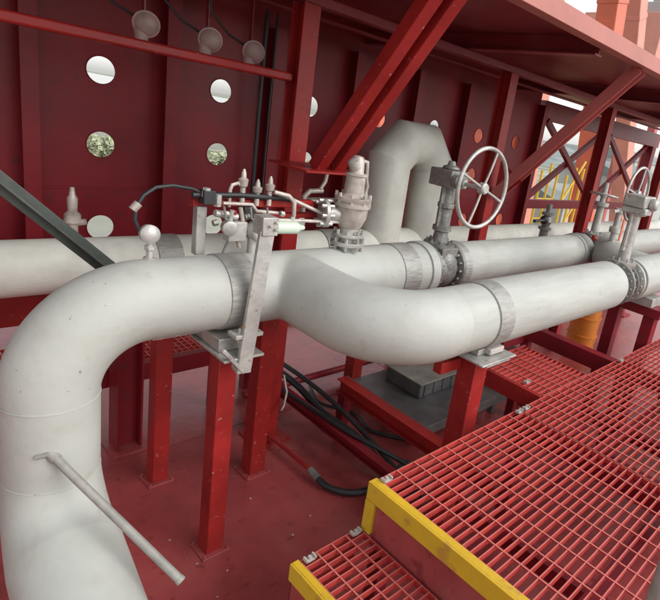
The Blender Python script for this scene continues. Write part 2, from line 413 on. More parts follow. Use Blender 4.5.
md = tee.modifiers.new('merge', 'REMESH'); md.mode = 'VOXEL'; md.voxel_size = .011; md.use_smooth_shade = True
md = tee.modifiers.new('soften', 'SMOOTH'); md.factor = .6; md.iterations = 22
t.part('clamp_band', MB().lathe((1.285, HY, HZ), (1, 0, 0), [(0, r0-.002), (.004, r0+.007), (.15, r0+.007), (.154, r0-.002)], 56), 'band')
t.part('clamp_band', MB().lathe((2.50, HY, HZ), (1, 0, 0), [(0, r0-.002), (.004, r0+.008), (.16, r0+.008), (.164, r0-.002)], 56), 'band')
t.part('end_ring', MB().lathe((2.77, HY, HZ), (1, 0, 0), [(0, r0), (.004, r0+.012), (.08, r0+.012), (.09, r0-.03)], 48), 'pipe_x')
t.part('bolt_lug', MB().b2((1.29, HY-.245, 1.455), (1.44, HY-.16, 1.475)).bolts((1.33, HY-.21, 1.46), (0, 0, 1), .001, 1, .012, .08).bolts((1.40, HY-.21, 1.46), (0, 0, 1), .001, 1, .012, .08), 'steel', .002)

t = Thing('front_pipe', 'large white horizontal pipe in the foreground, reaching from the clamp to the right valve', 'pipe', (3.3, FY, HZ))
t.part('run', MB().tube([(bx+BR+.06, FY, HZ), (2.6, FY, HZ)], r0-.0005, 56), 'pipe_x')
t.part('jacketed_run', MB().lathe((2.556, FY, HZ), (1, 0, 0), [(0, r0-.002), (.006, r0+.006), (1.63, r0+.006), (1.67, r0-.004), (1.70, r0-.03), (1.715, r0-.07)], 64), 'pipe_x')
t.part('clamp_band', MB().lathe((2.42, FY, HZ), (1, 0, 0), [(0, r0-.002), (.004, r0+.009), (.14, r0+.009), (.144, r0+.002)], 56), 'band')
t.part('bolt_lug', MB().b2((2.50, FY-.12, HZ-r0-.03), (2.64, FY-.03, HZ-r0+.008)), 'white', .008)

t = Thing('middle_pipe', 'white horizontal pipe running on from the handwheel valve behind the front pipe', 'pipe', (4.4, HY, HZ))
rm = .173
t.part('run', MB().lathe((3.24, HY, HZ), (1, 0, 0), [(0, rm-.05), (.004, rm), (1.9, rm), (1.904, rm-.02)], 56), 'pipe_x')
t.part('flange_ring', MB().lathe((3.16, HY, HZ), (1, 0, 0), [(0, .12), (.004, rm+.005), (.075, rm+.012), (.079, rm-.04)], 48), 'band')
t.part('end_band', MB().lathe((5.14, HY, HZ), (1, 0, 0), [(0, rm-.01), (.004, rm+.008), (.2, rm+.008), (.26, rm-.05), (.3, rm-.06)], 48), 'pipe_x')
t.part('clamp_band', MB().lathe((5.2, HY, HZ), (1, 0, 0), [(0, rm), (.004, rm+.014), (.09, rm+.014), (.094, rm)], 48), 'band')

t = Thing('far_front_pipe', 'white pipe continuing past the right valve out of the picture', 'pipe', (6, FY, HZ))
t.part('run', MB().lathe((4.64, FY, HZ), (1, 0, 0), [(0, r0-.05), (.012, r0), (5, r0), (5.01, r0-.02)], 56), 'pipe_x')
t.part('branch', MB().tube([(5.2, FY, HZ), (5.2, FY+.3, HZ), (5.32, FY+.45, HZ+.02), (5.8, FY+.72, HZ+.02)], .18, 40), 'pipe')

t = Thing('rear_pipe', 'long greyish white pipe along the wall with a squared upright expansion loop', 'pipe', (0, 3.77, 1.39))
BY, BZ, br = 3.77, 1.39, .172
t.part('run', MB().tube([(-3.2, BY, BZ), (12, BY, BZ)], br, 48), 'pipe_old')
lx0, lx1, lt = 3.69, 4.31, 2.43
t.part('expansion_loop', MB().tube([(lx0, BY, BZ), (lx0, BY, lt-.2), (lx0+.17, BY, lt-.01), (lx1-.17, BY, lt-.01), (lx1, BY, lt-.2), (lx1, BY, BZ)], br+.035, 40, smooth=True), 'pipe_old').data.set_sharp_from_angle(angle=.3)
for x in (1.50, 2.95): t.part('clamp_band', MB().lathe((x, BY, BZ), (1, 0, 0), [(0, br), (.004, br+.01), (.17, br+.01), (.174, br)], 48), 'band')

# drain rod on the riser
t = Thing('drain_tube', 'thin grey-beige tube sticking out diagonally from the large left pipe', 'tube', (.6, 2.2, 1.05))
a, b = Vector((.53, 2.27, 1.06)), Vector((.855, 1.735, .63))
t.part('tube', MB().tube([a, b], .018, 20), 'rod')
t.part('socket', MB().tube([a-(b-a)*.03, a+(b-a)*.05], .023, 16).tube([a+Vector((-.05, 0, .0)), a+Vector((-.01, -.02, .01))], .01, 8), 'rod')
t.part('end_ring', MB().tube([b-(b-a)*.02, b+(b-a)*.003], .020, 18), 'rod')

# dark strut behind the elbow
single('dark_strut', MB().bar((.25, 2.95, 2.33), (1.06, 2.95, 1.53), .085, .03, (0, 1, 0)).bar((.25, 2.91, 2.33), (1.06, 2.91, 1.53), .012, .07, (0, 1, 0)), 'dark',
       'dark greenish diagonal angle bar descending behind the left elbow', 'strut', (.6, 2.95, 1.9), bev=.003)

# ================================================================== PIPE SUPPORTS
def support(x, y, ztop, w, lab, m_='red', saddle=True, topplate=True):
    t = Thing('pipe_support', lab, 'support', (x, y, 0), 'red pipe support posts')
    t.part('post', MB().box((x, y, (ztop+.012)/2), (w, w, ztop-.012)), m_, .005)
    t.part('base_plate', MB().b2((x-w*.8, y-w*.8, .001), (x+w*.8, y+w*.8, .013)).bolts((x, y, .014), (0, 0, 1), w*.93, 4, .009, .02, PI/4), 'deck', .002)
    if topplate: t.part('top_plate', MB().b2((x-w*.9, y-w*1.3, ztop), (x+w*.9, y+w*1.3, ztop+.014)), 'steel', .002)
    return t
t = support(1.36, 2.42, 1.33, .105, 'bright red square post under the header clamp', topplate=False)
t.part('saddle_plate', MB().b2((1.24, 2.2, 1.335), (1.46, 2.68, 1.35)).b2((1.26, 2.3, 1.352), (1.44, 2.58, 1.42)), 'steel', .003)
t.part('tray', MB().b2((1.02, 2.5, 1.38), (1.34, 2.75, 1.392)), 'steel', .002)
t.part('eye_bolt', MB().torus((1.38, 2.3, 1.26), (0, 1, 0), .03, .012, 20, 8).bolts((1.38, 2.33, 1.3), (0, 1, 0), .001, 1, .018, .08), 'steel')
support(1.93, 2.92, 1.36, .12, 'red square post under the branch, behind the grey bent bracket')
support(1.36, 3.19, 1.24, .105, 'deep red post left of the bright one, under the elbow shadow')
t = Thing('pipe_support', 'wide dark red H-section post furthest left under the rear pipe', 'support', (1.33, 3.68, 0), 'red pipe support posts')
t.part('post', MB().hsec((1.33, 3.68, .013), (1.33, 3.68, 1.2), .17, .17, .014, (1, 0, 0)), 'red_wall')
t.part('base_plate', MB().b2((1.2, 3.55, .001), (1.46, 3.81, .012)), 'deck')
t = support(2.53, FY, 1.37, .13, 'bright red post under the front pipe clamp beside the grating')
t.part('saddle_plate', MB().b2((2.36, 1.45, 1.386), (2.70, 1.80, 1.398)).b2((2.44, 1.55, 1.40), (2.62, 1.72, 1.436)), 'steel', .003)
t.part('side_arm', MB().b2((2.27, 1.66, 1.27), (2.46, 1.72, 1.34)), 'red', .003)
support(3.27, 3.42, 1.3, .12, 'thin dark red post seen below the curved branch')
t = Thing('support_frame', 'red two-legged pipe support frame under the right valve', 'support', (5.15, FY, 0))
for yy in (FY-.14, FY+.2): t.part('leg', MB().b2((5.10, yy-.055, .013), (5.22, yy+.055, 1.26)), 'red_wall', .004)
t.part('cross_beam', MB().b2((5.06, FY-.24, 1.262), (5.26, FY+.30, 1.35)), 'red_wall', .004)
t.part('saddle_plate', MB().b2((5.04, FY-.15, 1.352), (5.28, FY+.16, 1.44)), 'steel', .004)
t.part('foot_plate', MB().b2((5.02, FY-.25, .001), (5.3, FY+.31, .012)), 'deck')
for x, y, lb in ((4.2, 3.77, 'dark red post below the expansion loop'), (6.9, 2.44, 'far red post under the middle pipe at right'), (6.4, 3.77, 'distant red post under the rear pipe')):
    support(x, y, 1.18 if y > 3 else 1.42, .12, lb, 'red_wall')

# grey bent bracket hung in front of the header
t = Thing('bent_bracket', 'pale grey flat bar bracket standing in front of the header pipe', 'bracket', (1.42, 2.2, 1.3))
A, B, C = Vector((1.41, 2.20, 2.0)), Vector((1.345, 2.20, 1.265)), Vector((1.22, 2.19, 1.42))
t.part('upright', MB().bar(A, B, .078, .024, (0, 1, 0)), 'steel', .003)
t.part('foot', MB().bar(B+Vector((-.0, 0, .005)), C, .03, .02), 'steel', .003)
t.part('head', MB().b2((1.375, 2.18, 1.98), (1.46, 2.27, 2.07)).bolts((1.43, 2.18, 2.03), (0, 1, 0), .02, 3, .008, .04), 'steel', .004)

# ================================================================== VALVES
def wheel(t, c, ax, R, spoke=4, m_='steel', off=.4, r=.014):
    c = Vector(c); u, v, d = frame(ax)
    o = t.part('handwheel', MB().torus(c, ax, R, r, 56, 12), m_)
    for i in range(spoke):
        a = off+2*PI*i/spoke; q = c+(u*math.cos(a)+v*math.sin(a))*R
        t.part('spoke', MB().tube([c+d*.0, c+(q-c)*.5+d*-.004, q], .0085, 10), m_, parent=o)
    t.part('hub', MB().lathe(c-d*.03, d, [(0, .028), (.01, .038), (.05, .038), (.06, .022)], 18), m_, parent=o)
    return o
t = Thing('gate_valve', 'dark cast gate valve with big spoked handwheel on the header pipe', 'valve', (3.0, HY, HZ))
vx = 3.01
t.part('body', MB().lathe((vx-.13, HY, HZ), (1, 0, 0), [(0, .10), (.01, .125), (.06, .15), (.13, .16), (.2, .15), (.25, .125), (.26, .1)], 36).ball((vx, HY, HZ+.03), .16, (.75, 1, 1)).b2((vx-.09, HY-.12, HZ+.1), (vx+.09, HY+.12, HZ+.17)), 'cast', .004)
t.part('flange', MB().flange((vx-.13, HY, HZ), (1, 0, 0), .185, .04, 16), 'cast')
t.part('flange', MB().flange((vx+.14, HY, HZ), (1, 0, 0), .178, .035, 16), 'cast')
t.part('bonnet', MB().lathe((vx, HY, HZ+.14), (0, 0, 1), [(0, .1), (.02, .115), (.05, .115), (.055, .06), (.13, .05), (.14, .07), (.17, .07), (.18, .045), (.3, .042), (.31, .062), (.34, .062), (.345, .04), (.46, .04), (.47, .065), (.5, .065)], 24).bolts((vx, HY, HZ+.175), (0, 0, 1), .09, 8, .01, .08), 'cast')
t.part('yoke', MB().bar((vx-.05, HY, HZ+.3), (vx-.05, HY, HZ+.62), .02, .05).bar((vx+.05, HY, HZ+.3), (vx+.05, HY, HZ+.62), .02, .05), 'cast', .003)
t.part('gearbox', MB().b2((vx-.13, HY-.11, HZ+.60), (vx+.06, HY+.09, HZ+.72)).lathe((vx-.04, HY-.02, HZ+.72), (0, 0, 1), [(0, .06), (.02, .06), (.03, .03), (.06, .025)], 16).lathe((vx-.1, HY-.18, HZ+.655), (0, 1, 0), [(0, .03), (.02, .045), (.07, .045)], 16), 'cast', .008)
t.part('shaft', MB().tube([(vx-.07, HY-.1, HZ+.65), (vx-.07, 2.09, HZ+.65)], .014, 12).lathe((vx-.07, HY-.19, HZ+.65), (0, 1, 0), [(0, .03), (.1, .035)], 14), 'steel')
wheel(t, (vx-.07, 2.1, HZ+.65), (0, 1, 0), .262, 4, off=.35)

t = Thing('gate_valve', 'grey flanged valve with stem and small hoop handwheel at the end of the front pipe', 'valve', (4.72, FY, HZ))
vx = 4.46
t.part('body', MB().lathe((vx-.12, FY, HZ), (1, 0, 0), [(0, .1), (.05, .14), (.12, .155), (.19, .14), (.24, .1)], 32), 'cast')
t.part('flange', MB().flange((vx-.11, FY, HZ), (1, 0, 0), .19, .035, 16), 'cast')
t.part('flange', MB().flange((vx+.12, FY, HZ), (1, 0, 0), .19, .035, 16), 'steel')
t.part('flange', MB().flange((vx+.005, FY, HZ), (1, 0, 0), .178, .02, 16), 'cast')
t.part('bonnet', MB().lathe((vx-.02, FY, HZ+.13), (0, 0, 1), [(0, .09), (.03, .11), (.06, .11), (.065, .05), (.44, .045), (.45, .08), (.48, .08), (.485, .05), (.54, .05)], 24).bolts((vx-.02, FY, HZ+.18), (0, 0, 1), .085, 8, .01, .08), 'steel')
t.part('gearbox', MB().b2((vx-.14, FY-.09, HZ+.645), (vx+.09, FY+.08, HZ+.74)).b2((vx-.12, FY-.11, HZ+.59), (vx+.02, FY+.09, HZ+.644)).lathe((vx, FY-.15, HZ+.68), (0, 1, 0), [(0, .03), (.02, .05), (.06, .05)], 14), 'steel', .01)
t.part('yoke', MB().bar((vx-.08, FY, HZ+.28), (vx-.08, FY, HZ+.6), .02, .05).bar((vx+.04, FY, HZ+.28), (vx+.04, FY, HZ+.6), .02, .05), 'steel', .003)
t.part('shaft', MB().tube([(vx+.05, FY+.06, HZ+.70), (vx+.23, FY+.13, HZ+.72)], .014, 12), 'steel')
wheel(t, (vx+.24, FY+.13, HZ+.72), (0, 1, 0), .23, 4, off=.2, r=.012)

t = Thing('gate_valve', 'smaller grey valve with bolted bonnet on the end of the middle pipe', 'valve', (5.6, HY, HZ))
vx = 5.62
t.part('body', MB().lathe((vx-.13, HY, HZ), (1, 0, 0), [(0, .1), (.06, .14), (.13, .15), (.2, .14), (.26, .1)], 28), 'cast')
for s_ in (-.12, .12): t.part('flange', MB().flange((vx+s_, HY, HZ), (1, 0, 0), .185, .035, 14), 'cast')
t.part('bonnet', MB().lathe((vx, HY, HZ+.13), (0, 0, 1), [(0, .09), (.05, .1), (.055, .045), (.34, .04), (.35, .075), (.39, .075), (.395, .03), (.6, .026)], 20).bolts((vx, HY, HZ+.17), (0, 0, 1), .08, 8, .01, .07), 'steel')
wheel(t, (vx, HY, HZ+.6), (.1, 0, 1), .14, 4, off=.2, r=.011)
t = Thing('far_middle_pipe', 'white pipe stub beyond the smaller valve, mostly hidden', 'pipe', (7, HY, HZ))
t.part('run', MB().tube([(5.8, HY, HZ), (11.5, HY, HZ)], rm, 40), 'pipe_x')

# safety valve
sx_, sy = 2.13, HY
t = Thing('safety_valve', 'tall stepped pressure relief valve standing on the header pipe', 'valve', (sx_, sy, 1.8))
t.part('inlet_flange', MB().flange((sx_, sy, 1.85), (0, 0, 1), .105, .025, 8).flange((sx_, sy, 1.90), (0, 0, 1), .095, .02, 8).tube([(sx_, sy, 1.79), (sx_, sy, 1.95)], .06, 18), 'steel')
t.part('body', MB().lathe((sx_, sy, 1.93), (0, 0, 1), [(0, .05), (.03, .075), (.08, .095), (.14, .1), (.145, .112), (.165, .112), (.17, .1), (.19, .112), (.205, .112)], 26).bolts((sx_, sy, 2.125), (0, 0, 1), .1, 8, .01, .06), 'pale')
t.part('outlet', MB().tube([(sx_, sy, 2.02), (sx_-.15, sy+.05, 2.02)], .05, 18).flange((sx_-.16, sy+.055, 2.02), (1, -.3, 0), .085, .025, 8), 'steel')
t.part('bonnet', MB().lathe((sx_, sy, 2.135), (0, 0, 1), [(0, .085), (.02, .062), (.12, .058), (.125, .068), (.135, .068), (.14, .044), (.22, .04), (.235, .03), (.24, .012)], 22), 'pale')
t.part('lever', MB().tube([(sx_+.02, sy, 2.35), (sx_+.075, sy, 2.34), (sx_+.085, sy, 2.24), (sx_+.10, sy, 2.20), (sx_+.09, sy, 2.13)], .011, 10), 'steel')
t.part('cap', MB().lathe((sx_-.02, sy-.01, 2.30), (-.5, 0, 1), [(0, .035), (.05, .035), (.06, .02)], 14), 'steel')

# ================================================================== INSTRUMENTS on the header
t = Thing('instrument_manifold', 'cluster of small tubes, needle valves and fittings on a red bar above the header', 'instrument', (1.55, 2.6, 1.8))
t.part('mounting_bar', MB().b2((1.22, 2.57, 2.035), (1.95, 2.62, 2.075)), 'red', .004)
t.part('lower_bar', MB().b2((1.45, 2.60, 1.965), (2.0, 2.65, 1.99)), 'red', .004)
t.part('black_tube', MB().tube([(1.2, 2.54, 2.10), (1.45, 2.54, 2.105), (1.72, 2.55, 2.09), (1.85, 2.6, 2.07)], .014, 12), 'black')
t.part('stand', MB().b2((1.235, 2.55, 1.79), (1.285, 2.60, 2.04)), 'steel', .004)
for x, h in ((1.47, .17), (1.555, .12), (1.63, .14)):
    t.part('needle_valve', MB().lathe((x, 2.55, 2.05), (0, 0, 1), [(0, .014), (h*.55, .014), (h*.6, .022), (h*.8, .026), (h*.86, .014), (h, .012), (h+.02, .005)], 14), 'pale')
t.part('looped_tube', MB().tube([(1.40, 2.55, 2.04), (1.40, 2.55, 2.13), (1.41, 2.55, 2.155), (1.44, 2.55, 2.165), (1.465, 2.55, 2.15)], .009, 10), 'pale')
t.part('drop_tube', MB().tube([(1.64, 2.52, 2.13), (1.72, 2.5, 2.115), (1.76, 2.5, 2.08), (1.765, 2.5, 2.0)], .012, 12), 'pale')
t.part('transmitter', MB().lathe((1.50, 2.5, 1.93), (.3, -1, 0), [(0, .038), (.01, .048), (.07, .048), (.08, .038)], 24).tube([(1.5, 2.47, 1.9), (1.5, 2.47, 1.8)], .024, 12).b2((1.36, 2.46, 1.88), (1.46, 2.52, 1.98)), 'steel', .003)
t.part('gauge_head', MB().lathe((1.37, 2.5, 1.95), (-.2, -1, 0), [(0, .035), (.05, .038), (.055, .03)], 18).tube([(1.37, 2.48, 1.95), (1.38, 2.48, 2.04)], .012, 10), 'steel')
for P_ in ((1.32, 2.52, 2.08), (1.58, 2.49, 1.99), (1.26, 2.52, 2.11)):
    t.part('fitting', MB().lathe(Vector(P_)-Vector((0, 0, .02)), (0, 0, 1), [(0, .014), (.006, .022), (.034, .022), (.04, .014)], 6).bolts(P_, (0, 0, 1), .001, 1, .02, .06), 'steel')
t.part('small_tube', MB().tube([(1.3, 2.5, 2.02), (1.42, 2.5, 2.0)], .018, 10), 'steel')
t.part('small_tube', MB().tube([(1.55, 2.5, 1.97), (1.6, 2.5, 1.82)], .016, 10), 'steel')
t.part('small_tube', MB().tube([(1.43, 2.49, 2.05), (1.45, 2.49, 1.98), (1.41, 2.49, 1.93), (1.44, 2.49, 1.84)], .011, 10), 'pale')
t.part('small_tube', MB().tube([(1.34, 2.5, 2.07), (1.5, 2.5, 2.065), (1.53, 2.5, 2.03), (1.66, 2.5, 2.02)], .009, 10), 'pale')
for k_, (x_, z_) in enumerate(((1.30, 1.97), (1.36, 2.02), (1.47, 2.0), (1.52, 1.93), (1.60, 1.93), (1.68, 2.02), (1.75, 1.985))):
    t.part('nut', MB().lathe((x_-.012, 2.49, z_), (1, 0, .2*(-1)**k_), [(0, .016), (.024, .016)], 6), 'steel' if k_ % 2 else 'cast')
for x_, y_ in ((1.33, 2.47), (1.47, 2.46), (1.56, 2.45)):
    t.part('small_tube', MB().tube([(x_, y_, 2.06), (x_+.01, y_, 2.0), (x_+.05, y_, 1.97), (x_+.045, y_+.02, 1.88), (x_+.02, y_+.03, 1.80)], .006, 8), 'cast')
t.part('black_knob', MB().ball((1.55, 2.46, 1.96), .026, sub=2), 'black')
t.part('black_block', MB().b2((1.46, 2.5, 1.99), (1.53, 2.55, 2.05)), 'black', .004)
t.part('black_block', MB().b2((1.24, 2.5, 2.06), (1.30, 2.56, 2.13)), 'black', .004)
t.part('red_cap', MB().lathe((1.40, 2.50, 2.0), (0, -.2, 1), [(0, .014), (.03, .014), (.036, .008)], 8), 'red')
t.part('filter_bottle', MB().lathe((1.62, 2.48, 1.945), (1, -.05, -.02), [(0, .02), (.02, .036), (.15, .036), (.17, .02), (.2, .012)], 20), 'mint')
t.part('impulse_tube', MB().tube([(1.74, 2.55, 2.1), (1.95, 2.5, 2.02), (2.1, 2.44, 1.98)], .011, 10), 'pale')
t.part('impulse_tube', MB().tube([(1.55, 2.5, 1.985), (1.8, 2.48, 1.98), (2.08, 2.44, 1.975)], .01, 10), 'pale')

# small fittings on the left
t = Thing('vent_valve', 'small pale vent valve standing on the rear pipe at far left', 'valve', (1.0, 3.77, 1.55))
t.part('body', MB().lathe((1.03, BY, 1.54), (0, 0, 1), [(0, .045), (.04, .045), (.045, .03), (.12, .03), (.13, .05), (.18, .045), (.2, .026), (.28, .03), (.3, .018), (.35, .012)], 18), 'pale')
t.part('side_cap', MB().tube([(1.03, BY, 1.66), (1.09, BY-.04, 1.68)], .02, 10), 'pale')
t = Thing('round_transmitter', 'round silver transmitter head with a black hose on top of the header elbow', 'instrument', (.98, 2.5, 1.8))
t.part('head', MB().lathe((.985, 2.51, 1.925), (-.1, -1, .1), [(0, .02), (.012, .038), (.018, .043), (.048, .043), (.054, .036), (.066, .018)], 26), 'steel')
t.part('stem', MB().lathe((.985, 2.48, 1.8), (0, 0, 1), [(0, .03), (.015, .03), (.018, .016), (.05, .016), (.055, .024), (.07, .024), (.075, .015), (.1, .015)], 6), 'steel')
t.part('hose', MB().tube([(.945, 2.5, 1.94), (.925, 2.5, 1.99), (.93, 2.5, 2.05), (.965, 2.51, 2.10), (1.02, 2.52, 2.135), (1.10, 2.53, 2.145), (1.2, 2.54, 2.13), (1.27, 2.54, 2.10)], .009, 12), 'black')
t.part('hose_collar', MB().tube([(.915, 2.5, 2.035), (.94, 2.5, 2.065)], .019, 12), 'pale')
# fixture on the column
t = Thing('tube_fixture', 'pale bent tube and small shelf bracket fixed right of the near column', 'fixture', (2.75, 3.6, 1.85))
t.part('shelf', MB().b2((2.6, 3.5, 1.88), (2.95, 3.6, 1.895)), 'steel')
t.part('bent_tube', MB().tube([(2.55, 3.5, 1.80), (2.55, 3.5, 1.92), (2.6, 3.5, 1.965), (2.72, 3.5, 1.97)], .02, 12).tube([(2.62, 3.4, 2.0), (2.66, 3.4, 2.06), (2.67, 3.4, 2.12)], .015, 10), 'pale')
# small dark valves by the middle pipe
t = Thing('ball_valve', 'small dark ball valve with long lever above the middle pipe', 'valve', (5.0, 3.0, 1.9))
bx_, by_ = 5.55, 3.0
t.part('body', MB().lathe((bx_, by_, 1.6), (0, 0, 1), [(0, .05), (.1, .05), (.105, .075), (.13, .075), (.135, .04), (.2, .065), (.27, .04), (.275, .07), (.3, .07), (.305, .03), (.4, .03)], 18), 'cast')
t.part('lever', MB().tube([(bx_, by_, 1.83), (bx_-.25, by_-.1, 1.84), (bx_-.62, by_-.2, 1.86)], .016, 10).ball((bx_-.2, by_-.08, 1.84), .05, sub=2), 'black')
t = Thing('ball_valve', 'slim upright fitting with red and orange tags left of the right valve', 'valve', (5.0, 2.0, 1.8))
t.part('body', MB().lathe((5.3, 2.1, 1.6), (0, 0, 1), [(0, .05), (.12, .05), (.125, .07), (.15, .07), (.155, .03), (.3, .03), (.31, .055), (.36, .055), (.37, .028), (.5, .028), (.51, .05), (.55, .05)], 16), 'steel')
t.part('cross_arm', MB().tube([(5.15, 2.1, 2.12), (5.48, 2.1, 2.15)], .018, 10), 'pale')
t.part('tag_strip', MB().b2((5.42, 2.08, 1.75), (5.46, 2.09, 2.05)), 'orange')
t.part('red_cap', MB().ball((5.1, 2.2, 1.83), .03, sub=2), 'red')

# ================================================================== GRATING PLATFORM
PZ, PX0, PY1 = 1.0, 1.57, 1.42
BB, CB = .042, .125
def grating(x0, x1, y0, y1, z, bb=BB, cb=CB):
    m = MB(); th = .005
    n = int(round((y1-y0)/bb))
    for i in range(n+1):
        y = y0+(y1-y0)*i/n; m.b2((x0, y-th/2, z-.030), (x1, y+th/2, z))
    n = int(round((x1-x0)/cb))
    for i in range(n+1):
        x = x0+(x1-x0)*i/n
        if i in (0, n): m.b2((x-.003 if i else x, y0, z-.032), (x if i else x+.003, y1, z+.0006))
        else: m.b2((x-.0035, y0, z-.007), (x+.0035, y1, z+.0012))
    return m
t = Thing('grating_platform', 'raised platform of red open steel grating with a yellow painted front edge', 'platform', (3, .6, 0))
PY0 = -.35
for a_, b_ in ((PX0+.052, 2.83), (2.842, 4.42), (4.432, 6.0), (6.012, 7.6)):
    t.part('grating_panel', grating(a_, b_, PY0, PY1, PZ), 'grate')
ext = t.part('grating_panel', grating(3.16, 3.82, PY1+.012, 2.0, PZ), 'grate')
m = MB(); m.b2((PX0, PY0, PZ-.085), (PX0+.012, PY1+.012, PZ+.006)); m.b2((PX0+.012, PY0, PZ-.004), (PX0+.05, PY1+.012, PZ+.005)); t.part('front_edge', m, 'yellow', .002)
m = MB(); m.b2((PX0-.003, PY1-.045, .745), (PX0+.045, PY1+.012, PZ-.087)); t.part('front_leg', m, 'yellow', .002)
m = MB(); m.b2((PX0+.014, PY0, .70), (PX0+.022, PY1-.05, PZ-.03)); t.part('riser_plate', m, 'deck')
m = MB(); m.b2((PX0+.02, PY1+.0, PZ-.10), (7.6, PY1+.01, PZ-.036)); t.part('side_beam', m, 'red', .002)
for x in (2.836, 4.43, 6.0):
    m = MB(); m.b2((x-.05, PY0, PZ-.14), (x+.05, PY1-.002, PZ-.036)); t.part('cross_beam', m, 'red_wall', .003)
m = MB(); m.b2((3.12, PY1+.014, PZ-.12), (3.15, 2.02, PZ+.003)); m.b2((3.15, 2.005, PZ-.12), (3.86, 2.02, PZ-.0)); t.part('extension_frame', m, 'red', .002)
m = MB(); m.b2((4.36, PY1+.014, PZ-.16), (4.46, 2.35, PZ-.02)); t.part('outrigger_beam', m, 'red_wall', .003)
m = MB(); m.b2((4.0, 2.3, PZ-.2), (4.46, 2.4, PZ-.02)); t.part('outrigger_tie', m, 'red_wall', .003)
for x, y in ((1.66, 1.36), (2.836, 1.36), (4.43, 1.36), (6.0, 1.36), (2.836, .3), (4.43, .3), (6.0, .3), (3.14, 1.97), (4.42, 2.3)):
    t.part('leg', MB().b2((x-.04, y-.04, .002), (x+.04, y+.04, PZ-.15)), 'red_wall', .003)
# lower plate and beams seen through the grating
m = MB(); m.b2((3.5, .1, .55), (5.6, 1.0, .556)); t.part('lower_plate', m, 'fascia')
for k, x in enumerate((2.2, 3.4, 3.9)):
    m = MB(); m.b2((x-.03, PY0, .62), (x+.03, PY1-.1, .70)); t.part('lower_beam', m, 'red_wall')
for yy in (.5, 1.0):
    m = MB(); m.b2((1.7, yy-.03, .70), (6.0, yy+.03, .78)); t.part('lower_beam', m, 'red_wall')
def clip(x, y, z, rz=0):
    m = MB(); m.box((x, y, z+.008), (.05, .028, .006)).box((x-.022, y, z+.014), (.008, .028, .016)).box((x+.022, y, z+.014), (.008, .028, .016)).lathe((x, y, z+.01), (0, 0, 1), [(0, .009), (.012, .009)], 8)
    return m
for x, y in ((PX0+.075, PY1-.03), (2.80, PY1-.025), (2.88, PY1-.025), (4.38, PY1-.03), (3.22, 1.6)):
    t.part('grating_clip', clip(x, y, PZ), 'white')

def stair(x0, z, lab):
    t = Thing('stair_tread', lab, 'stair tread', (x0, .6, z), 'grating stair treads')
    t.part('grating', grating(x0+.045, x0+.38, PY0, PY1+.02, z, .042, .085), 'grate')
    m = MB(); m.b2((x0, PY0, z-.08), (x0+.01, PY1+.03, z+.005)); m.b2((x0+.01, PY0, z-.004), (x0+.042, PY1+.03, z+.005)); t.part('nosing', m, 'yellow', .002)
    t.part('riser_plate', MB().b2((x0+.014, PY0, z-.25), (x0+.022, PY1+.03, z-.04)), 'deck')
    t.part('side_plate', MB().b2((x0+.014, PY1+.022, z-.25), (x0+.38, PY1+.03, z-.004)), 'red', .002)
    t.part('grating_clip', clip(x0+.08, PY1-.0, z), 'white'); t.part('grating_clip', clip(x0+.34, PY1-.0, z), 'white')
stair(1.185, .742, 'upper red grating stair tread just below the yellow platform edge')
stair(.80, .485, 'lower red grating stair tread with yellow nosing, outside the photo bottom')

# handrail post
t = Thing('handrail_post', 'grey-beige upright handrail post at the grating edge, bottom right corner', 'post', (1.53, .20, .9))
t.part('post', MB().tube([(1.53, .20, .90), (1.53, .20, 2.0)], .024, 20), 'rod')
t.part('foot', MB().b2((1.545, .15, .90), (1.569, .25, .99)), 'rod', .003)

# low walkway behind the posts
t = Thing('low_walkway', 'low dark red walkway with pale toothed grating edge behind the left posts', 'walkway', (1.2, 3.9, .4))
t.part('edge_beam', MB().b2((-.4, 3.86, .40), (2.25, 3.92, .54)), 'red_wall', .003)
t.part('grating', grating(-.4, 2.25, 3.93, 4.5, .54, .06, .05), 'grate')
t.part('toothed_edge', [mm := MB(), [mm.b2((x*.05, 3.92, .545), (x*.05+.02, 3.96, .60)) for x in range(12, 30)]][0], 'white')
for x in (.1, 2.1): t.part('leg', MB().b2((x-.03, 3.87, .002), (x+.03, 3.93, .4)), 'red_wall')
single('yellow_kerb', MB().b2((-6, 5.25, .002), (16, 5.33, .10)), 'yellow', 'yellow painted kerb strip on the deck beyond the wall', 'kerb', (3, 5.29, 0))

# ================================================================== THINGS UNDER THE PIPES
t = Thing('floor_beam', 'red low steel beam running back under the branch pipe beside the black hoses', 'beam', (2.75, 2.6, .4))
t.part('beam', MB().hsec((2.80, 1.45, .42), (2.80, 3.05, .42), .1, .12, .01, (0, 0, 1)), 'red')
for y in (1.7, 2.98): t.part('leg', MB().b2((2.76, y-.04, .002), (2.84, y+.04, .355)), 'red_wall')
t = Thing('floor_beam', 'second dark red low beam lying nearer the posts behind the hoses', 'beam', (2.5, 3.2, .5))
t.part('beam', MB().hsec((2.5, 1.9, .24), (2.5, 4.2, .24), .07, .08, .01, (0, 0, 1)), 'red_wall')
t.part('leg', MB().b2((2.46, 1.95, .002), (2.54, 2.03, .199)), 'red_wall'); t.part('leg', MB().b2((2.46, 4.0, .002), (2.54, 4.08, .199)), 'red_wall')
t = Thing('drip_tray', 'dark grey metal sheet tray lying under the curved branch pipe', 'tray', (3.7, 2.9, .2))
t.part('sheet', MB().b2((3.15, 2.35, .20), (4.4, 3.35, .215)), 'tray', .003)
t.part('rim', MB().b2((3.13, 2.35, .18), (3.148, 3.35, .27)).b2((3.13, 2.33, .18), (4.4, 2.348, .27)), 'tray', .003)
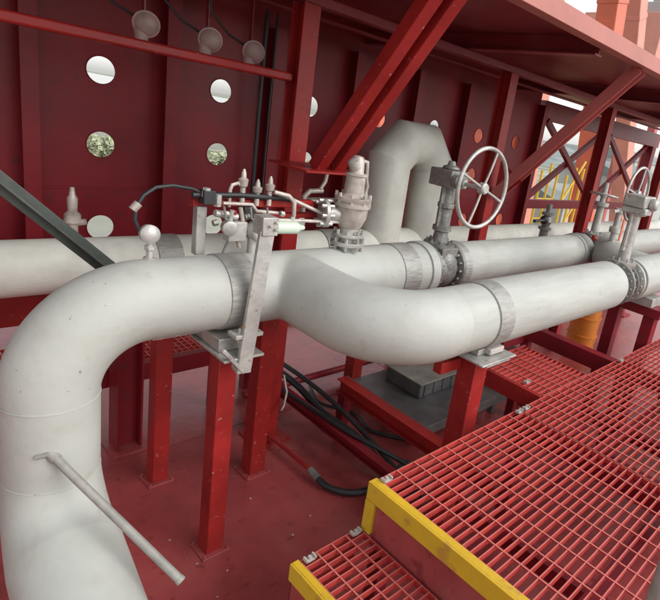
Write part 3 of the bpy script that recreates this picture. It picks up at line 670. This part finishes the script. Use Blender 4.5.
for x, y in ((3.25, 2.45), (4.3, 2.45), (3.25, 3.25), (4.3, 3.25)): t.part('leg', MB().b2((x-.025, y-.025, .002), (x+.025, y+.025, .198)), 'tray')
def hose(pts, r, lab, name='black_hose', m_='black'):
    P = [Vector(p) for p in pts]; out = []
    for i in range(len(P)-1):
        a, b, c, d = P[max(i-1, 0)], P[i], P[i+1], P[min(i+2, len(P)-1)]
        for k in range(8):
            u = k/8; out.append(.5*((2*b)+(-a+c)*u+(2*a-5*b+4*c-d)*u*u+(-a+3*b-3*c+d)*u**3))
    out.append(P[-1]); return single(name, MB().tube(out, r, 12), m_, lab, 'hose', P[0], 'hoses under the pipes')
hose([(2.62, 3.9, .28), (2.6, 3.4, .3), (2.58, 3.0, .25), (2.62, 2.6, .22), (2.66, 2.3, .12), (2.75, 1.95, .04)], .03, 'thick black hose lying along the low red beam')
hose([(2.56, 3.8, .24), (2.54, 3.3, .22), (2.55, 2.9, .14), (2.66, 2.5, .1), (2.8, 2.1, .04)], .022, 'thinner black hose twisting beside the thick one')
hose([(2.22, 2.54, .05), (2.24, 2.42, .035), (2.32, 2.3, .03), (2.45, 2.24, .03), (2.6, 2.24, .03), (2.75, 2.28, .03), (2.95, 2.3, .03)], .024, 'black hose curving across the open deck to the platform')
t = Thing('floor_pipe', 'thin red pipe lying low over the deck and joining the curved black hose', 'pipe', (2.25, 3, .07))
t.part('pipe', MB().tube([(2.2, 3.5, .07), (2.22, 2.56, .07)], .018, 12), 'red'); t.part('stand', MB().b2((2.19, 3.15, .002), (2.22, 3.18, .055)), 'red')
t.part('coupling', MB().tube([(2.22, 2.62, .068), (2.22, 2.52, .055)], .028, 12), 'cast')
hose([(2.66, 3.9, .34), (2.65, 3.4, .36), (2.64, 2.9, .34), (2.68, 2.4, .2), (2.7, 2.0, .05)], .02, 'black cable on top of the bundle nearest the low red beam')
hose([(2.48, 3.9, .31), (2.45, 3.4, .30), (2.48, 3.0, .30), (2.52, 2.6, .30), (2.6, 2.3, .28), (2.75, 2.0, .2)], .018, 'black cable resting on the dark second beam')
hose([(3.0, 3.7, .03), (2.9, 3.4, .03), (3.05, 3.1, .03), (3.0, 2.8, .03), (3.2, 2.5, .03)], .016, 'thin black cable lying under the grey tray edge')
t = Thing('junction_box', 'grey ribbed metal box standing on the dark tray under the branch', 'box', (3.75, 2.95, .216))
t.part('body', MB().b2((3.5, 2.75, .217), (4.05, 3.2, .36)), 'tray', .01)
t.part('lid', MB().b2((3.48, 2.73, .361), (4.07, 3.22, .375)), 'rod', .004)
for q in range(4): t.part('rib', MB().b2((3.56+q*.13, 2.742, .23), (3.59+q*.13, 2.749, .35)), 'tray')
t = Thing('cross_pipe', 'low dull red pipe crossing the deck behind the grey tray', 'pipe', (3.5, 3.7, .12))
t.part('pipe', MB().tube([(2.3, 3.72, .12), (4.9, 3.72, .12)], .035, 16), 'red_wall')
for x in (2.7, 4.4): t.part('stand', MB().b2((x-.02, 3.70, .002), (x+.02, 3.74, .09)), 'red_wall')
# vertical twisted wire with a white end
single('hanging_wire', MB().tube([(2.32, 3.2, .55), (2.33, 3.15, .42), (2.28, 3.1, .34), (2.26, 3.1, .3)], .008, 8), 'pale', 'thin pale wire hanging below the branch pipe', 'wire', (2.3, 3.2, .4))
t = Thing('orange_container', 'orange ribbed container standing under the front pipe at the right', 'container', (6.7, 2.72, 0))
t.part('body', MB().lathe((6.7, 2.72, .002), (0, 0, 1), [(0, .17), (.02, .185), (.12, .185), (.125, .195), (.145, .195), (.15, .185), (.3, .19), (.305, .2), (.325, .2), (.33, .188), (.55, .188), (.555, .2), (.575, .2), (.58, .188), (.74, .18), (.77, .1)], 28), 'canister')
t.part('cap', MB().lathe((6.7, 2.72, .77), (0, 0, 1), [(0, .05), (.04, .05), (.05, .03)], 16), 'black')
t = Thing('pipe_stub', 'short grey pipe stub with open dark end beside the grating', 'pipe', (5.2, 2.3, .5))
t.part('barrel', MB().tube([(4.9, 2.75, .45), (4.62, 2.02, .55)], .06, 20, cap=False), 'tray')
t.part('bore_shade_disc', MB().tube([(4.635, 2.06, .545), (4.63, 2.045, .547)], .05, 20), 'black')  # black disc inside the open mouth stands in for its inner shade
t.part('saddle', MB().b2((4.7, 2.3, .0), (4.82, 2.4, .44)), 'red_wall')
# debris
k = 0
m = MB()
for i in range(90):
    x, y = random.uniform(.6, 6.5), random.uniform(1.5, 4.3); s_ = random.choice((.003, .004, .005, .007, .011))
    n_ = random.choice((3, 4, 5)); a0 = random.random()*6
    m.poly([(x+s_*random.uniform(.5, 1)*math.cos(a0+6.28*q/n_), y+s_*random.uniform(.5, 1)*math.sin(a0+6.28*q/n_), .0015) for q in range(n_)], (0, 0, s_*.4))
tag(build(m, 'paint_chips', 'white'), 'tiny white paint chips and grit scattered over the red deck', kind='stuff')
single('paper_scrap', MB().poly([(2.36, 3.55, .37), (2.47, 3.55, .37), (2.45, 3.5, .45), (2.38, 3.5, .46)], (.0, .01, .01)), 'white', 'small white rag tucked on the beam below the branch', 'rag', (2.4, 3.5, .4), bev=.002)

# ================================================================== BACKGROUND beyond the structure
def leg(x0, y0, x1, y1, z0, z1, w, mm_, lab, side=None, name='tower_leg'):
    t = Thing(name, lab, 'steel tower', (x0, y0, z0), 'big painted steel legs behind')
    t.part('box_section', MB().bar((x0, y0, z0), (x1, y1, z1), w, w, (0, 1, 0)), mm_, .05)
    d = Vector((x1-x0, y1-y0, z1-z0))
    for q in (.42, .52, .62, .72):
        c = Vector((x0, y0, z0))+d*q; t.part('collar', MB().bar(c, c+d.normalized()*.25, w*1.06, w*1.06, (0, 1, 0)), mm_, .03)
    return t
def lean(Y, a, b, w, m_, lab):     # a, b: X at z = 2.6 and X at z = 9.6
    k = (b-a)/7; leg(a-k*11.6, Y, a+k*20, Y, -9, 22.6, w, m_, lab)
lean(15.2, 31.6, 30.0, 1.2, 'orange', 'bright orange red leaning steel leg left of the dark column')
lean(15.2, 36.6, 33.4, 1.0, 'peach', 'pale peach leaning steel leg right of the dark column')
leg(22.1, 16.6, 22.1, 16.6, -9, 3.6, 1.0, 'orange', 'narrow orange leg seen through the hole left of the last one')
lean(15.2, 24.6, 23.7, .9, 'peach2', 'faded orange leaning leg at the open end of the wall')
leg(15.4, 16.6, 15.4, 16.6, -9, 3.6, 1.1, 'orange', 'orange leg seen only through a round hole above the loop')
leg(23.9, 16.6, 23.9, 16.6, -9, 3.8, 1.5, 'orange', 'orange leg behind the two right holes')
t = Thing('crane_house', 'faded pink steel housing with grey machinery top at the upper right beyond the roof', 'housing', (42, 18, -9))
for x, y in ((45, 17), (49, 17), (45, 21), (49, 21)): t.part('post', MB().b2((x-.3, y-.3, -9), (x+.3, y+.3, 9.19)), 'redleg')
t.part('wall', MB().b2((39.2, 16, 9.2), (50, 22, 12.6)), 'peach', .05)
for x in (41.5, 43.4, 45.3, 47.2): t.part('rib', MB().b2((x, 15.8, 9.2), (x+.3, 15.99, 12.6)), 'redleg')
t.part('machinery', MB().b2((42, 17, 12.61), (48, 21, 14.0)), 'concrete', .05)
t.part('vent', MB().b2((43.5, 18, 14.01), (44.5, 19, 15.2)), 'concrete', .05)
# yellow stair tower
sxx, syy = 21.2, 11.0
t = Thing('scaffold_tower', 'yellow steel scaffold tower standing beyond the open bay', 'scaffold', (sxx, syy, -9))
for x in (0, .7, 1.4):
    for y in (0, 1.2): t.part('upright', MB().tube([(sxx+x, syy+y, -9), (sxx+x, syy+y, 2.0-.35*(x < .5))], .06, 8), 'yellow')
for z in [v*.9-8.6 for v in range(11)]:
    for y in (0, 1.2): t.part('ledger', MB().tube([(sxx, syy+y, z), (sxx+1.4, syy+y, z)], .035, 8), 'yellow')
for k in range(5):
    t.part('diagonal', MB().tube([(sxx, syy, -6.7+k*1.8), (sxx+1.4, syy, -4.9+k*1.8)], .05, 8), 'yellow')
# sheds and blocks on the ground
for i, (x, y, sx2, sy2, h, mm_, lab) in enumerate(((60, 32, 14, 10, 6, 'concrete', 'grey low shed beyond the yellow scaffold'), (95, 40, 20, 12, 9, 'concrete', 'long grey warehouse in the distance'), (110, 80, 16, 12, 7, 'white', 'white distant building below the hill'), (42, 20, 6, 4, 3, 'orange', 'orange container on the yard'), (150, 60, 30, 14, 12, 'concrete', 'tall pale block far off at right'), (48, 17, 9, 5, 4.5, 'white', 'white site cabin between pipe and scaffold'))):
    t = Thing('yard_building', lab, 'building', (x, y, -9), 'yard buildings')
    t.part('wall', MB().b2((x-sx2/2, y-sy2/2, -9), (x+sx2/2, y+sy2/2, -9+h)), mm_)
    t.part('roof', MB().poly([(x-sx2/2-.3, y-sy2/2-.3, -9+h), (x-sx2/2-.3, y+sy2/2+.3, -9+h), (x-sx2/2-.3, y, -9+h+sy2*.18)], (sx2+.6, 0, 0)), 'hill')
    for q in range(4): t.part('window', MB().b2((x-sx2/2-.05, y-sy2/2+sy2*(.15+.2*q), -9+h*.4), (x-sx2/2-.005, y-sy2/2+sy2*(.25+.2*q), -9+h*.7)), 'dark')
# trees beyond the wall, seen through the holes
def tree(x, y, h, lab):
    t = Thing('broad_tree', lab, 'tree', (x, y, -9), 'trees beyond the wall')
    t.part('trunk', MB().tube([(x, y, -9), (x+.1, y, -9+h*.3), (x, y+.1, -9+h*.7)], [.25, .18, .06], 10).tube([(x+.08, y, -9+h*.35), (x+h*.18, y+.3, -9+h*.62)], [.1, .03], 8).tube([(x+.05, y, -9+h*.4), (x-h*.16, y-.3, -9+h*.65)], [.1, .03], 8), 'bark')
    m = MB()
    cl = [(Vector((random.gauss(0, .2)*h, random.gauss(0, .2)*h, random.uniform(.4, .95)*h)), random.uniform(.09, .16)*h) for _ in range(16)]
    for c, rr in cl:
        for _ in range(60):
            v = Vector((random.gauss(0, 1), random.gauss(0, 1), random.gauss(0, 1))).normalized()*rr*random.uniform(.5, 1)
            p = c+v+Vector((x, y, -9)); a = Vector((random.random()-.5, random.random()-.5, random.random()-.5)).normalized()*.3; b = a.orthogonal().normalized()*.2
            m.b.faces.new([m.b.verts.new(p+a), m.b.verts.new(p+b), m.b.verts.new(p-a), m.b.verts.new(p-b)])
    t.part('crown', m, 'leaf')
for i, (x, y, h) in enumerate(((18.5, 62, 5.0), (22, 66, 4.6), (31, 60, 4.8), (36, 64, 5), (46, 62, 4.6))):
    tree(x, y, h, ['green leafy tree seen through the lower left hole', 'tree just right of the first one beyond the wall', 'leafy tree seen through the second lower hole', 'tree outside, behind the near column', 'tree outside, behind the expansion loop'][i])
